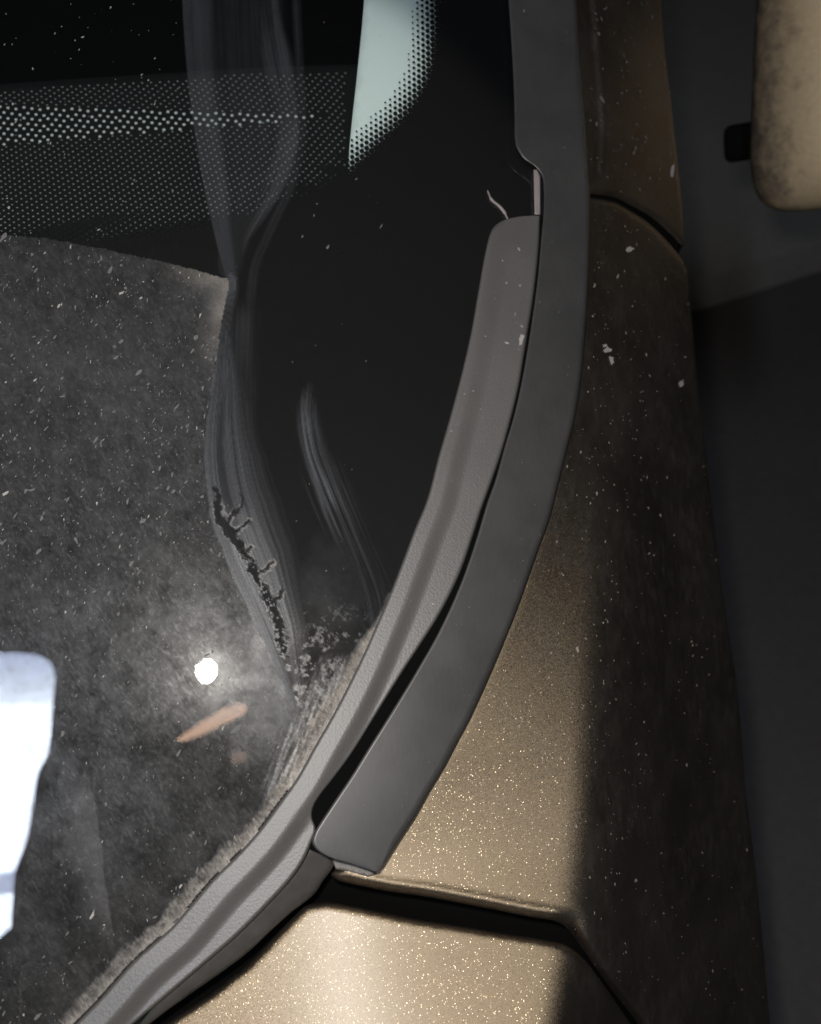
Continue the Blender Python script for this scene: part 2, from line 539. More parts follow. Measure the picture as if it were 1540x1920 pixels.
def DB(px, py):
    fx = np.clip((np.asarray(px, float) - PX[0]) / 5, 1, len(PX) - 3.001); fy = np.clip((np.asarray(py, float) - PY[0]) / 5, 1, len(PY) - 3.001)
    x = fx.astype(int); y = fy.astype(int); fx = fx - x; fy = fy - y
    def wts(t):                                     # cubic B-spline
        return ((1 - t) ** 3 / 6, (3 * t ** 3 - 6 * t ** 2 + 4) / 6, (-3 * t ** 3 + 3 * t ** 2 + 3 * t + 1) / 6, t ** 3 / 6)
    wx_, wy_ = wts(fx), wts(fy)
    r = 0
    for j in range(4):
        for i in range(4):
            r = r + wy_[j] * wx_[i] * BODY[y + j - 1, x + i - 1]
    return r

# windscreen ------------------------------------------------------------------
edge_under = [(-900, -160), (1040, -160), (1050, 330), (1000, 700), (930, 990), (790, 1270), (640, 1500), (420, 1740), (130, 2080), (-130, 2330), (-900, 2330)]
glass = patch('windscreen', lin(edge_under + edge_under[:1], 30), DG, M_GLASS, car, step=30)
FRIT_EDGE = [(836, -160), (832, 0), (828, 70), (818, 135), (793, 190), (752, 242), (702, 292), (655, 334), (600, 366), (540, 392), (450, 424), (300, 452), (150, 466), (0, 474), (-170, 478), (-500, 484), (-900, 486)]
fe = curve(FRIT_EDGE, step=10)
frit_out = np.vstack([fe, lin([(-900, 486), (-900, 2328), (-135, 2328), (125, 2078), (415, 1738), (635, 1500), (785, 1270), (925, 990), (995, 700), (1045, 330), (1035, -158), (836, -160)], 30)[1:-1]])
frit = patch('black_border_print', frit_out, lambda x, y: DG(x, y) + 0.0012, M_FRIT, glass, step=30)

def discs(name, cx, cy, rx, ry, ang, depth, mat, parent, seg=8, jit=None, **kw):
    cx = np.asarray(cx, float); n = len(cx)
    a = np.linspace(0, 2 * math.pi, seg, endpoint=False)
    rr = np.ones((n, seg)) if jit is None else 1 + jit * (RNG.random((n, seg)) - 0.5) * 2
    ex = np.cos(a)[None] * np.asarray(rx)[:, None] * rr; ey = np.sin(a)[None] * np.asarray(ry)[:, None] * rr
    ca, sa = np.cos(ang)[:, None], np.sin(ang)[:, None]
    X = cx[:, None] + ex * ca - ey * sa; Y = np.asarray(cy)[:, None] + ex * sa + ey * ca
    V = at(X, Y, depth(X, Y)).reshape(-1, 3)
    f = np.arange(n * seg).reshape(n, seg)
    if n == 0: return None
    return link(name, V, orient(V, f), mat, parent, smooth=False, **kw)

# frit dots: grow until they close into the solid border
pitch = 10.6
gx, gy = np.meshgrid(np.arange(-170, 900, pitch), np.arange(-160, 560, pitch * 0.866))
gx = gx + (np.arange(gx.shape[0]) % 2)[:, None] * pitch / 2
ca, sa = math.cos(0.5), math.sin(0.5)
rx_, ry_ = gx * ca - gy * sa + 200, gx * sa + gy * ca - 150
gx, gy = np.meshgrid(np.arange(-1500, 1500, pitch), np.arange(-1500, 1500, pitch * 0.866))
gx = gx + (np.arange(gx.shape[0]) % 2)[:, None] * pitch / 2
rx_, ry_ = gx * ca - gy * sa, gx * sa + gy * ca
rx_, ry_ = rx_.ravel(), ry_.ravel()
m = (rx_ > -880) & (rx_ < 860) & (ry_ > -150) & (ry_ < 490)
rx_, ry_ = rx_[m], ry_[m]
dd, aa, ss = polydist(fe, rx_, ry_, side=True)
ins = ~inside(frit_out, rx_, ry_)
m = (ins & (dd < 58)) | (~ins & (dd < 12))
rad = np.where(ins[m], pitch * (0.61 - 0.45 * dd[m] / 58), pitch * 0.62)
discs('border_dot_print', rx_[m], ry_[m], rad, rad, np.zeros(m.sum()), lambda x, y: DG(x, y) + 0.0009, M_FRIT, glass, 8, kind='stuff')

# dust film: a fine sheet on the glass, its cover of dirt stored per point ------
ST = 2.0
gx, gy = np.meshgrid(np.arange(-60, 1030, ST), np.arange(-60, 1984, ST))
seal_poly = np.vstack([curve(SEAL_CAP_L, step=6), curve(SEAL_L, step=10)])
clip_poly = np.vstack([[(-880, -80), (1040, -80), (1040, 404)], seal_poly, [(-880, 2310)]])
X, Y = gx, gy
keep = inside(clip_poly, X - 14, Y) | inside(clip_poly, X, Y)
dust = np.zeros_like(X); mud = np.zeros_like(X)
wob = lambda sc, amp, sd: (fbm(X / sc, Y / sc, sd) - 0.5) * 2 * amp
dseal = polydist(seal_poly, X, Y)
# A: unswept dusty field
A_edge = curve([(-880, 470), (-400, 446), (-80, 438), (0, 440), (100, 450), (200, 468), (300, 490), (370, 507), (412, 520), (428, 524), (427, 545), (418, 590), (410, 640), (400, 715), (386, 800), (382, 870), (392, 950), (416, 1030), (450, 1110), (492, 1200), (520, 1262), (545, 1310), (575, 1350), (620, 1350)], step=8)
A_poly = np.vstack([A_edge, [(640, 1340), (560, 1470), (300, 1770), (60, 2005), (-90, 2150), (-260, 2310), (-880, 2310)]])
Aw = inside(A_poly, X + wob(14, 3, 5), Y + wob(14, 3, 9))
dA = polydist(A_edge, X, Y)
blot = fbm(X / 70, Y / 70, 21, 5)
blot2 = fbm(X / 22, Y / 22, 31, 4)
# grain drawn down-left
u_ = X * 0.5 + Y * 0.86; v_ = X * 0.86 - Y * 0.5
gr = fbm(u_ / 11, v_ / 4.5, 41, 3)
g2 = fbm(u_ / 7 + 40, v_ / 3.2, 45, 2)
base = 0.088 + 0.07 * (blot - 0.5) + 0.09 * (blot2 - 0.5) + 0.22 * np.clip(gr - 0.56, 0, 1) + 0.24 * np.clip(g2 - 0.60, 0, 1) + 0.06 * (fbm(X / 5.5, Y / 5.5, 47, 2) - 0.5)
base += 0.035 * np.exp(-(((X - 330) / 190) ** 2 + ((Y - 1180) / 150) ** 2)) * (0.5 + blot2)  # extra dust put in here to strengthen the torch's halo
base += 0.22 * np.exp(-((X - 510) / 65) ** 2 - ((Y - 1280) / 110) ** 2) * (0.5 + 1.0 * blot2)
base += 0.07 * sstep(0.46, 0.64, fbm(X / 45, Y / 40, 181, 5)) * sstep(1050, 1130, Y) * sstep(1420, 1250, Y) * sstep(230, 420, X)
base += 0.34 * np.exp(-(dA / 28) ** 2) * sstep(720, 560, Y) * sstep(300, 400, X) * (0.3 + 1.2 * blot2)
base += 0.03 * sstep(480, 620, Y) * sstep(1000, 700, Y)
base *= 1 - 0.28 * sstep(0.54, 0.40, blot) * sstep(1280, 1400, Y)
base *= 1 - 0.22 * sstep(1350, 1800, Y)
# wiped patch with a hard edge low on the glass
pe = interp1(Y, [(1470, 172), (1560, 186), (1640, 196), (1760, 214)]) + wob(18, 5, 55)
base += 0.09 * sstep(pe + 2, pe - 2, X) * sstep(pe - 75, pe - 15, X) * sstep(1475, 1500, Y) * sstep(1790, 1700, Y)
dust = np.where(Aw, np.clip(base, 0.02, 1), dust)
mud = np.where(Aw, 0.25 + 0.6 * np.exp(-(dA / 30) ** 2) * sstep(760, 560, Y) * sstep(260, 380, X) + 0.3 * sstep(1350, 1800, Y), mud)
# B: wiper fan beside the dusty edge
B_edge = curve([(428, 524), (427, 545), (418, 590), (410, 640), (400, 715), (386, 800), (382, 870), (392, 950), (416, 1030), (450, 1110), (492, 1200), (520, 1262), (548, 1320)], step=8)
db, ab, sb = polydist(B_edge, X, Y, arc=True, side=True)
sd = db * -sb
fanw = interp1(ab, [(0, 22), (100, 30), (200, 75), (330, 130), (450, 150), (560, 150), (700, 110), (830, 40)])
sn = sd / fanw
str1 = fbm(sn * 16 + 3, ab / 320, 61, 3, 0.6); str2 = fbm(sn * 45, ab / 600, 71, 3, 0.8)
fan = np.clip(0.5 + 0.55 * (str1 - 0.5) + 1.3 * (str2 - 0.5), 0, 1)
env = sstep(1.05, 0.30, sn) * sstep(-0.03, 0.02, sn) * interp1(ab, [(0, 0.30), (60, 0.12), (180, 0.20), (300, 0.24), (450, 0.26), (640, 0.30), (800, 0.30)])
fan_d = env * (0.25 + 0.9 * fan)
fan_d *= 1 - 0.5 * np.exp(-((sn - interp1(ab, [(200, 0.30), (330, 0.24), (500, 0.28), (800, 0.3)])) / 0.06) ** 2) * sstep(180, 260, ab)
isB = (sd > -2) & (~Aw)
dust = np.where(isB, np.maximum(dust, fan_d), dust)
dust += 0.12 * np.exp(-(db / 2.2) ** 2) * (fbm(ab / 30, sd / 5, 33) > 0.45) * sstep(60, 200, ab) * sstep(840, 780, ab)
# C: second smear
C_line = curve([(584, 705), (578, 770), (588, 840), (610, 905), (638, 975), (668, 1045), (694, 1110), (705, 1160)], step=8)
dc, ac, sc_ = polydist(C_line, X, Y, arc=True, side=True)
sg = dc * -sc_
cs1 = fbm(sg / 7.5, ac / 240, 81, 4, 0.75); cs2 = fbm(sg / 1.9, ac / 300, 85, 2)
cw = interp1(ac, [(0, 4), (60, 17), (180, 30), (300, 36), (470, 48)])
envc = np.exp(-(sg / cw) ** 2 * 1.4) * interp1(ac, [(0, 0.0), (40, 0.13), (90, 0.26), (170, 0.24), (230, 0.30), (270, 0.20), (330, 0.11), (470, 0.10)])
dust = np.maximum(dust, envc * np.clip(0.50 + 1.9 * (cs1 - 0.5) + 1.0 * (cs2 - 0.5), 0, 1.3) * np.clip(0.4 + 1.2 * fbm(sg / 6 + 9, ac / 70, 87, 3), 0, 1.3))
dust += 0.10 * np.exp(-((sg + 12) / 2.5) ** 2) * sstep(10, 60, ac) * sstep(250, 180, ac)
# F: faint wiper smears across the clear glass
def smear(pts, wl, wr, amp, sd_, sharpl=4, tail=None, rgh=1.0):
    global dust
    ln = curve(pts, step=10)
    d_, a_, s_ = polydist(ln, X, Y, arc=True, side=True)
    q = d_ * -s_
    L = np.array([wl * interp1(a_, tail) if tail else wl])[0]
    R_ = np.array([wr * interp1(a_, tail) if tail else wr])[0]
    e = sstep(-L, -L + sharpl, q) * sstep(R_, R_ * 0.35, q)
    st = fbm(q / 9, a_ / 300, sd_, 4, 0.6)
    cap = sstep(0.0, 55.0, a_)
    dust = np.maximum(dust, amp * e * np.clip(0.75 + rgh * (st - 0.5) + 0.9 * rgh * (fbm(q / 3.2, a_ / 420, sd_ + 300, 2) - 0.5), 0, 2) * np.clip(1 + rgh * (-0.65 + 1.25 * fbm(q / 26 + 5, a_ / 85, sd_ + 200, 3)), 0.3, 1.4) * cap * (d_ < 200))
smear([(452, -60), (456, 60), (462, 170), (470, 280), (452, 380), (432, 500)], 100, 110, 0.060, 90, 6, tail=[(0, 1), (300, 0.95), (420, 0.5), (600, 0.2)], rgh=0.5)
smear([(356, -60), (361, 60), (370, 170), (388, 300), (408, 420), (429, 522)], 18, 60, 0.15, 91, 3, tail=[(0, 1), (400, 0.85), (600, 0.35)], rgh=0.35)
smear([(500, -60), (512, 60), (530, 160), (538, 250), (524, 320), (492, 385), (456, 450), (436, 530), (425, 590)], 52, 34, 0.16, 95, 50, tail=[(0, 0.6), (200, 1.1), (330, 1.05), (430, 0.75), (560, 0.35), (700, 0.2)])
smear([(548, -60), (557, 120), (563, 250), (542, 345), (508, 420), (474, 500), (464, 580)], 10, 18, 0.060, 97, 14)
smear([(436, 545), (432, 640), (430, 760), (440, 900)], 10, 70, 0.07, 103, 10)
# squiggle of cleared glass with a dried rim
wx = wob(16, 9, 111) + wob(5, 4, 113); wy = wob(16, 9, 117) + wob(5, 4, 119)
main = curve([(404, 915), (410, 950), (420, 985), (436, 1005), (452, 1022), (466, 1050), (480, 1078), (497, 1110), (512, 1142), (524, 1180), (533, 1225)], step=5)
dm, am, _s = polydist(main, X + wx, Y + wy, arc=True, side=True)
wdt = interp1(am, [(0, 5), (40, 9), (90, 10), (130, 8), (200, 8), (300, 9), (340, 5)])
dsq = dm - wdt
for br in ([(425, 985), (437, 962), (447, 958), (455, 938), (450, 930)], [(440, 1000), (458, 985), (468, 974)], [(455, 1034), (470, 1026)], [(470, 1075), (496, 1068), (514, 1055)], [(500, 1135), (524, 1120), (528, 1106)]):
    dsq = np.minimum(dsq, polydist(np.array(br), X + 0.7 * wx, Y + 0.7 * wy) - 3.2)
dust = np.where(dsq < 0, dust * 0.12 + 0.01 + 0.05 * (dsq > -2) + 0.35 * (fbm(X / 5, Y / 5, 191, 2) > 0.68) * sstep(1000, 1100, Y), dust)
rim = np.exp(-((dsq - 2.0) / 1.7) ** 2) * (fbm(X / 9, Y / 9, 121, 3) > 0.44) * sstep(930, 960, Y + X * 0.02)
dust = np.maximum(dust, 0.50 * rim); mud = np.maximum(mud, 0.7 * rim)
dust += np.where((dsq > 3) & (dsq < 55) & (sd > 20), 0.13 * (0.3 + 1.4 * fan) * sstep(930, 1000, Y) * sstep(1240, 1180, Y) * sstep(95, 50, sd), 0)
# D: dried, cracked mud in the corner
cen = interp1(Y, [(1040, 600), (1180, 610), (1330, 590)])
dens = np.exp(-(((X - cen) / interp1(Y, [(1040, 60), (1150, 85), (1250, 90), (1340, 60)])) ** 2)) * sstep(1040, 1230, Y) * sstep(-5, 10, sd - interp1(Y, [(1040, 70), (1150, 45), (1250, 15), (1350, 0)]))
fA = fbm(X / 9 + wob(40, 1.5, 131), Y / 10, 133, 4, 0.66)
fB = fbm(X / 30, Y / 26, 137, 3)
lowm = sstep(1150, 1300, Y)
thr = 0.60 - 0.10 * lowm
chunk = sstep(thr - 0.03, thr + 0.06, fA)
rimm = np.exp(-((fA - thr + 0.01) / 0.012) ** 2)
fine = fbm(X / 4.2, Y / 4.2, 139, 2)
hole = sstep(0.40, 0.56, fB + 0.10 * lowm)
amp_m = 0.30 + 0.70 * sstep(1080, 1240, Y)
dust = np.maximum(dust, np.clip(sstep(0.06, 0.6, dens) * amp_m * (0.045 * (0.5 + blot2) + hole * (0.30 * rimm * sstep(0.35, 0.6, fine) + 0.36 * chunk * (0.1 + 1.6 * fine) * (1 + 0.4 * lowm))), 0, 1))
fog = np.exp(-((X - 620) / 75) ** 2 - ((Y - 1120) / 110) ** 2) * 0.085 * (0.4 + blot2)
dust = np.maximum(dust, np.where(~Aw, fog, 0)); mud = np.maximum(mud, 0.55 * dens)
low = sstep(1205, 1300, Y) * sstep(105, 20, dseal) * sstep(470, 540, X)
drag = fbm((X * 0.93 + Y * 0.36) / 4.5, (Y * 0.93 - X * 0.36) / 40, 151, 3)
dust = np.maximum(dust, low * np.clip(0.46 + 1.7 * (drag - 0.5), 0.06, 0.8) * (0.45 + 1.1 * fine)); mud = np.maximum(mud, 0.6 * low)
# E: silt line against the seal
silt_w = interp1(Y, [(1080, 0), (1160, 3), (1200, 16), (1260, 26), (1330, 34), (1420, 30), (1520, 26), (1650, 32), (1760, 34), (1850, 30), (1990, 34)])
silt_w = silt_w * (0.62 + 0.75 * fbm(X / 24, Y / 24, 161, 4))
silt = sstep(silt_w + 7, silt_w - 10, dseal + 5 * (fbm(X / 6, Y / 6, 167, 2) - 0.5)) * (Y > 1110)
dust = np.where(silt > 0.02, np.maximum(dust, silt * (0.30 + 0.25 * sstep(20, 0, dseal) + 0.45 * (blot2 - 0.45) + 0.5 * (g2 - 0.5))), dust)
mud = np.maximum(mud, silt)
crk = (dseal < 3.2) & (Y > 1480) & ((fbm(X / 22, Y / 22, 171, 2) > 0.44) | (Y > 1800))
dust = np.where(crk, 0.0, dust)
# light haze everywhere else
dust = np.maximum(dust, 0.006 + 0.012 * sstep(600, 1100, Y) * (X > 400))
# cobweb hairs
for hl in ([(34, 1925), (40, 1880), (37, 1850), (42, 1812)], [(42, 1812), (60, 1803), (74, 1809), (103, 1805)]):
    dust = np.maximum(dust, 0.17 * np.exp(-(polydist(np.array(hl), X, Y) / 1.1) ** 2))
dust = np.clip(dust, 0, 1); mud = np.clip(mud, 0, 1)

def film(name, X, Y, keep, depth, mat, parent, attrs, **kw):
    n, m_ = X.shape
    idx = np.arange(n * m_).reshape(n, m_)
    q = keep[:-1, :-1] & keep[1:, :-1] & keep[1:, 1:] & keep[:-1, 1:]
    f = np.stack([idx[:-1, :-1][q], idx[1:, :-1][q], idx[1:, 1:][q], idx[:-1, 1:][q]], -1)
    used = np.zeros(n * m_, bool); used[f.ravel()] = True
    remap = np.cumsum(used) - 1
    f = remap[f]
    V = at(X, Y, depth(X, Y)).reshape(-1, 3)[used]
    o = link(name, V, orient(V, f), mat, parent, **kw)
    for k, v in attrs.items():
        a = o.data.attributes.new(k, 'FLOAT', 'POINT')
        a.data.foreach_set('value', v.reshape(-1)[used].astype(np.float32))
    return o
film('dust_film', X, Y, keep, lambda x, y: DG(x, y) - 0.0004, M_DUST, glass, {'dust': dust, 'mud': mud}, kind='stuff')

# the same film further out, where the photograph no longer looks
X2, Y2 = np.meshgrid(np.arange(-640, 240, 6.0), np.arange(-60, 2304, 6.0))
k2 = inside(clip_poly, X2, Y2) & ((X2 < -57) | (Y2 > 1981))
d2 = np.where(inside(A_poly, X2, Y2), 0.095 + 0.12 * (fbm(X2 / 60, Y2 / 60, 21, 5) - 0.5) + 0.08 * (fbm(X2 / 14, Y2 / 14, 31, 3) - 0.5), 0.008)
sd2 = polydist(seal_poly, X2, Y2)
d2 = np.maximum(d2, 0.4 * sstep(40, 10, sd2) * (Y2 > 1900))
film('dust_film', X2, Y2, k2, lambda x, y: DG(x, y) - 0.0004, M_DUST, glass, {'dust': d2, 'mud': 0.3 + 0.7 * sstep(40, 10, sd2) * (Y2 > 1900)}, kind='stuff')

# loose flecks on the glass
def scatter(n, fx, fy): return fx(RNG.random(n)), fy(RNG.random(n))
cx = RNG.uniform(-620, 720, 12400); cy = RNG.uniform(-40, 1960, 12400)
inA = inside(A_poly, cx, cy)
pr = np.where(inA, np.where(cy < 1150, 0.95, 0.45), np.where((cx < 335) & (cy < 440), 0.14, 0.018))
ok = (RNG.random(12400) < pr) & inside(clip_poly, cx, cy) & ~((cx < 108) & (cx > -30) & (cy > 1215) & (cy < 1770))
cx, cy = cx[ok], cy[ok]; n = len(cx)
ln = np.exp(RNG.normal(0.0, 0.6, n)) * 0.70
big = RNG.random(n) < 0.010
ln[big] *= 1.9
ang_ = RNG.normal(math.radians(118), 0.35, n); el_ = RNG.uniform(1.0, 2.8, n)
dim = RNG.random(n) < 0.72
dim &= ~((cx < 335) & (cy < 440))
for k, mt, nm in ((dim, M_FLECK3, 'dirt_flecks'), (~dim, M_FLECK, 'dirt_flecks')):
    discs(nm, cx[k], cy[k], (ln * el_)[k] * (1.25 if mt is M_FLECK3 else 0.8), (ln * 0.8)[k] * (1.25 if mt is M_FLECK3 else 0.8), ang_[k], lambda x, y: DG(x, y) - 0.0007, mt, glass, 7, 0.4, kind='stuff')

# grey cowl seal ----------------------------------------------------------------
NL = 310
cl = curve(SEAL_CAP_L, 16)[:-1]; cr = np.stack([np.linspace(1012, 1011, 16), np.linspace(404, 445, 16)], 1)[:-1]
SL = np.vstack([cl, curve(SEAL_L, NL)])
sr_c = curve(SEAL_R, 1200)
# match the outer edge to the inner one by nearest point, kept in order
j = [int(np.argmin(np.hypot(*(sr_c - p).T) + 0)) for p in curve(SEAL_L, NL)]
j = np.maximum.accumulate(j).astype(float)
ker = np.ones(25) / 25
jp = np.r_[np.full(12, j[0]), j, np.full(12, j[-1])]
j = np.convolve(jp, ker, 'valid')
j = j - (j[0]) * np.linspace(1, 0, NL) ** 3
j = j + (1199 - j[-1]) * np.linspace(0, 1, NL) ** 3
SR = np.vstack([cr, np.stack([np.interp(j, np.arange(1200), sr_c[:, 0]), np.interp(j, np.arange(1200), sr_c[:, 1])], 1)])
SL_line = curve(SEAL_CAP_L[2:] + SEAL_L[1:], step=8)
def seal_prof(s, t, px, py):
    dpx = polydist(SL_line, px, py)
    lipr = np.sqrt(np.clip(1 - (1 - np.clip(dpx / 7, 0, 1)) ** 2, 0, 1)) * 0.0016
    ramp = dpx * 3.4e-5
    d0 = interp1(py, [(450, 4), (900, 22), (1300, 32), (1700, 36)]); d1 = interp1(py, [(450, 46), (900, 58), (1300, 66), (1700, 74)])
    groove = interp1(py, [(450, 0.0012), (750, 0.0018), (1050, 0.0030), (1400, 0.0038), (2000, 0.0040)]) * sstep(d0, d1, dpx)
    drop = (1 - np.sqrt(np.clip(1 - np.clip((t - 0.94) / 0.06, 0, 1) ** 2, 0, 1))) * 0.0014
    return 0.0020 + lipr + ramp - groove - drop
seal = strip('cowl_seal', SL, SR, 64, seal_prof, DG, M_SEAL, car, skirt=(0.003, 0.012), out=(0, 4), label='grey grained rubber seal along the foot of the windscreen')

# dark pillar trim ----------------------------------------------------------------
TL = np.vstack([curve(TRIM_L, 300)[:-1], curve(TRIM_CAP_L, 26)])
TRc = curve(TRIM_R, 300)
TR = np.vstack([TRc[:-1], curve(TRIM_CAP_R, 26)])
def trim_prof(s, t, px, py):
    edge = 0.0012 * (1 - np.sqrt(np.clip(1 - np.clip((t - 0.955) / 0.045, 0, 1) ** 2, 0, 1)))
    crown = 0.0003 * np.sin(np.clip(t, 0, 1) * math.pi)
    hgt = interp1(py, [(300, 0.0090), (1000, 0.0105), (1640, 0.0110)])
    return hgt + crown - edge
def trim_base(px, py):
    return DG(px, py)
trim = strip('pillar_trim', TL, TR, 24, trim_prof, trim_base, M_TRIM, car, skirt=(0.006, 0.0075), out=(0, 3), label='dark satin plastic trim strip')
trim_poly = np.vstack([TL, TR[::-1]])
# near-black sheet putting shade into the gap between seal and trim
ch = np.vstack([curve(TRIM_L, 80) + (22, 0), [(620, 1600), (560, 1640)], curve(SEAL_L, 80)[::-1][24:] + (25, 10), [(1000, 420), (990, 330), (958, 240), (940, -80)]])
chan_out = np.vstack([[(985, 405), (1040, 405)], curve(TRIM_L[10:], 60)[2:] + (26, 0), [(600, 1600), (575, 1590), (560, 1560)], curve(SEAL_R[1:24], 60)[::-1] + (-14, -4)])
patch('trim_gap_shade', chan_out, lambda x, y: DG(x, y) - 0.0011, M_VOID, car, step=14)
# metal clip showing in the notch and a loose fibre
patch('clip', [(1001, 318), (1008, 318), (1013, 330), (1013, 402), (1003, 402), (1002, 360)], lambda x, y: DG(x, y) - 0.003, M_CLIP, car, step=4, skirt=0.004)

# A-pillar, fender, bonnet ------------------------------------------------------
SIL_P = [(1236, -120), (1240, 0), (1246, 83), (1258, 187), (1267, 271), (1277, 362), (1281, 417), (1283, 462)]
SIL_F = [(1285, 492), (1292, 525), (1300, 625), (1310, 729), (1318, 800), (1335, 950), (1354, 1100), (1371, 1215), (1384, 1300), (1400, 1492), (1415, 1612), (1430, 1756), (1444, 1915), (1456, 2060), (1478, 2420)]
SEAM_U = [(1040, 362), (1104, 364), (1150, 370), (1186, 387), (1221, 407), (1254, 436), (1277, 460), (1283, 466)]
SEAM_L = [(1040, 368), (1104, 371), (1150, 378), (1182, 395), (1214, 416), (1246, 446), (1270, 474), (1284, 494)]
FB = [(640, 1622), (627, 1632), (621, 1641), (634, 1651), (660, 1658), (725, 1671), (800, 1682), (896, 1700), (992, 1719), (1035, 1726), (1058, 1736), (1078, 1758), (1104, 1796), (1150, 1860), (1200, 1925), (1290, 2060), (1360, 2165), (1370, 2420)]
HOODE = [(-110, 2310), (70, 2150), (240, 1985), (310, 1922), (360, 1887), (400, 1860), (432, 1834), (465, 1808), (497, 1775), (530, 1740), (556, 1714), (575, 1698), (606, 1692), (627, 1693), (680, 1703), (770, 1722), (850, 1735), (950, 1751), (1040, 1766), (1069, 1777), (1098, 1802), (1127, 1840), (1156, 1881), (1182, 1919), (1270, 2050), (1330, 2140)]
def flank(sil, name, back):
    """the body side below the silhouette line"""
    s = curve(sil, 60)
    d = DB(s[:, 0], s[:, 1])
    P = at(s[:, 0], s[:, 1], d)
    rows = [P]
    rd = P - CAM; rd /= np.linalg.norm(rd, axis=1)[:, None]
    for k, dx, dz in ((0.02, -0.0015, 0), (0.06, -0.006, -0.02), (0.09, -0.012, -0.10), (0.09, -0.012, -0.30), (0.09, -0.03, -0.55)):
        rows.append(P + rd * k + np.array((dx, 0, dz)))
    V = np.stack(rows, 1)
    f = grid_faces(V.shape[0], V.shape[1])
    return V.reshape(-1, 3), f
sp_ = curve(SIL_P, step=8); su = curve(SEAM_U, step=6)
pil_out = np.vstack([[(1050, -120)], sp_, su[::-1][1:]])
pstep = lambda x, y: 0.0045 * sstep(9, -9, x - interp1(y, [(-120, 1104), (0, 1111), (100, 1119), (250, 1129), (330, 1124), (352, 1090)]))
pillar = patch('a_pillar', pil_out, lambda x, y: DB(x, y) - 0.0008 + pstep(x, y), M_PAINT, car, step=7, skirt=0.012, curl=[(su, 10, 0.004)], label='dusty dark bronze windscreen pillar')
sf_ = curve(SIL_F, step=8); sl_ = curve(SEAM_L, step=6); fb = curve(FB, step=5)
lft = curve(TRIM_R[6:] + TRIM_CAP_R[1:], step=14) + (-22, -6)
fen_out = np.vstack([sl_, sf_[1:], fb[::-1], lft[::-1][6:]])
def clean(o, eps=2.0):
    r = [o[0]]
    for p in o[1:]:
        if np.linalg.norm(p - r[-1]) > eps: r.append(p)
    return np.array(r)
fender = patch('fender', clean(fen_out), lambda x, y: DB(x, y) - 0.0011 * np.exp(-((polydist(fb, x, y) - 17) / 7) ** 2), M_PAINT, car, step=6, skirt=0.014, curl=[(sl_, 12, 0.004), (fb, 20, 0.0075), (fb[(fb[:, 0] > 1066)], 52, 0.021)], label='bronze metallic fender beside the pillar trim')
for nm, sil in (('fender_flank', SIL_F), ('pillar_flank', SIL_P)):
    V, f = flank(sil, nm, 0)
    link(nm, V, orient(V, f), M_PAINT, fender if nm.startswith('f') else pillar)
hd = curve(HOODE, step=6)
hood_out = np.vstack([hd, [(1330, 2150), (1330, 2480), (-110, 2480)]])
DH = lambda x, y: DB(x, y) + 0.0055
hood = patch('bonnet', clean(hood_out), DH, M_PAINT, car, step=7, skirt=0.02, curl=[(hd, 13, 0.005)], label='bronze metallic bonnet edge below the cowl')
# near-black sheet painted as the shade down in the panel joint
gap_out = clean(np.vstack([lin([(500, 1640), (700, 1600), (1120, 1700), (1400, 2170), (1400, 2420), (1250, 2420), (1250, 2170), (1000, 1830), (600, 1760), (250, 2060), (20, 2300), (-120, 2300), (120, 2060), (420, 1740), (500, 1640)], 30)]))
patch('shut_line_shade', gap_out, lambda x, y: DB(x, y) + 0.040, M_VOID, car, step=30)
# lower cowl flange between seal and bonnet
fl_out = clean(np.vstack([curve([(596, 1580), (612, 1602), (628, 1614), (622, 1630), (606, 1652), (592, 1674), (574, 1690), (545, 1712), (505, 1748), (465, 1786), (420, 1820), (360, 1862), (300, 1905), (230, 1965), (140, 2055), (-100, 2300)], step=8),
                          curve([(-190, 2300), (90, 2040), (240, 1912), (370, 1800), (490, 1690), (560, 1610), (580, 1585)], step=12)]))
patch('cowl_flange', fl_out, lambda x, y: DG(x, y) + 0.006 + 0.00010 * np.clip(polydist(curve(SEAL_R[22:], step=10), x, y), 0, 60), M_FLANGE, car, step=8, skirt=0.012, curl=[(curve([(628, 1614), (592, 1674), (545, 1712), (465, 1786), (360, 1862), (230, 1965), (140, 2055), (-100, 2300)], step=8), 12, 0.004)])
# bracket end under the trim
patch('trim_end_clip', [(622, 1611), (640, 1612), (690, 1628), (706, 1640), (690, 1644), (655, 1634), (630, 1630)], lambda x, y: DB(x, y) - 0.002, m_plain('worn_grey_metal', (0.13, 0.115, 0.10), 0.5, 0.5, 500, 0.6, 0.5), car, step=5, skirt=0.004)
# near-black backing that paints the shade inside the seam
seam_back = [(1060, 330), (1180, 350), (1270, 430), (1276, 500), (1230, 500), (1180, 440), (1060, 410)]
patch('seam_shade', lin(seam_back + seam_back[:1], 12), lambda x, y: DB(x, y) + 0.008, M_VOID, car, step=14)

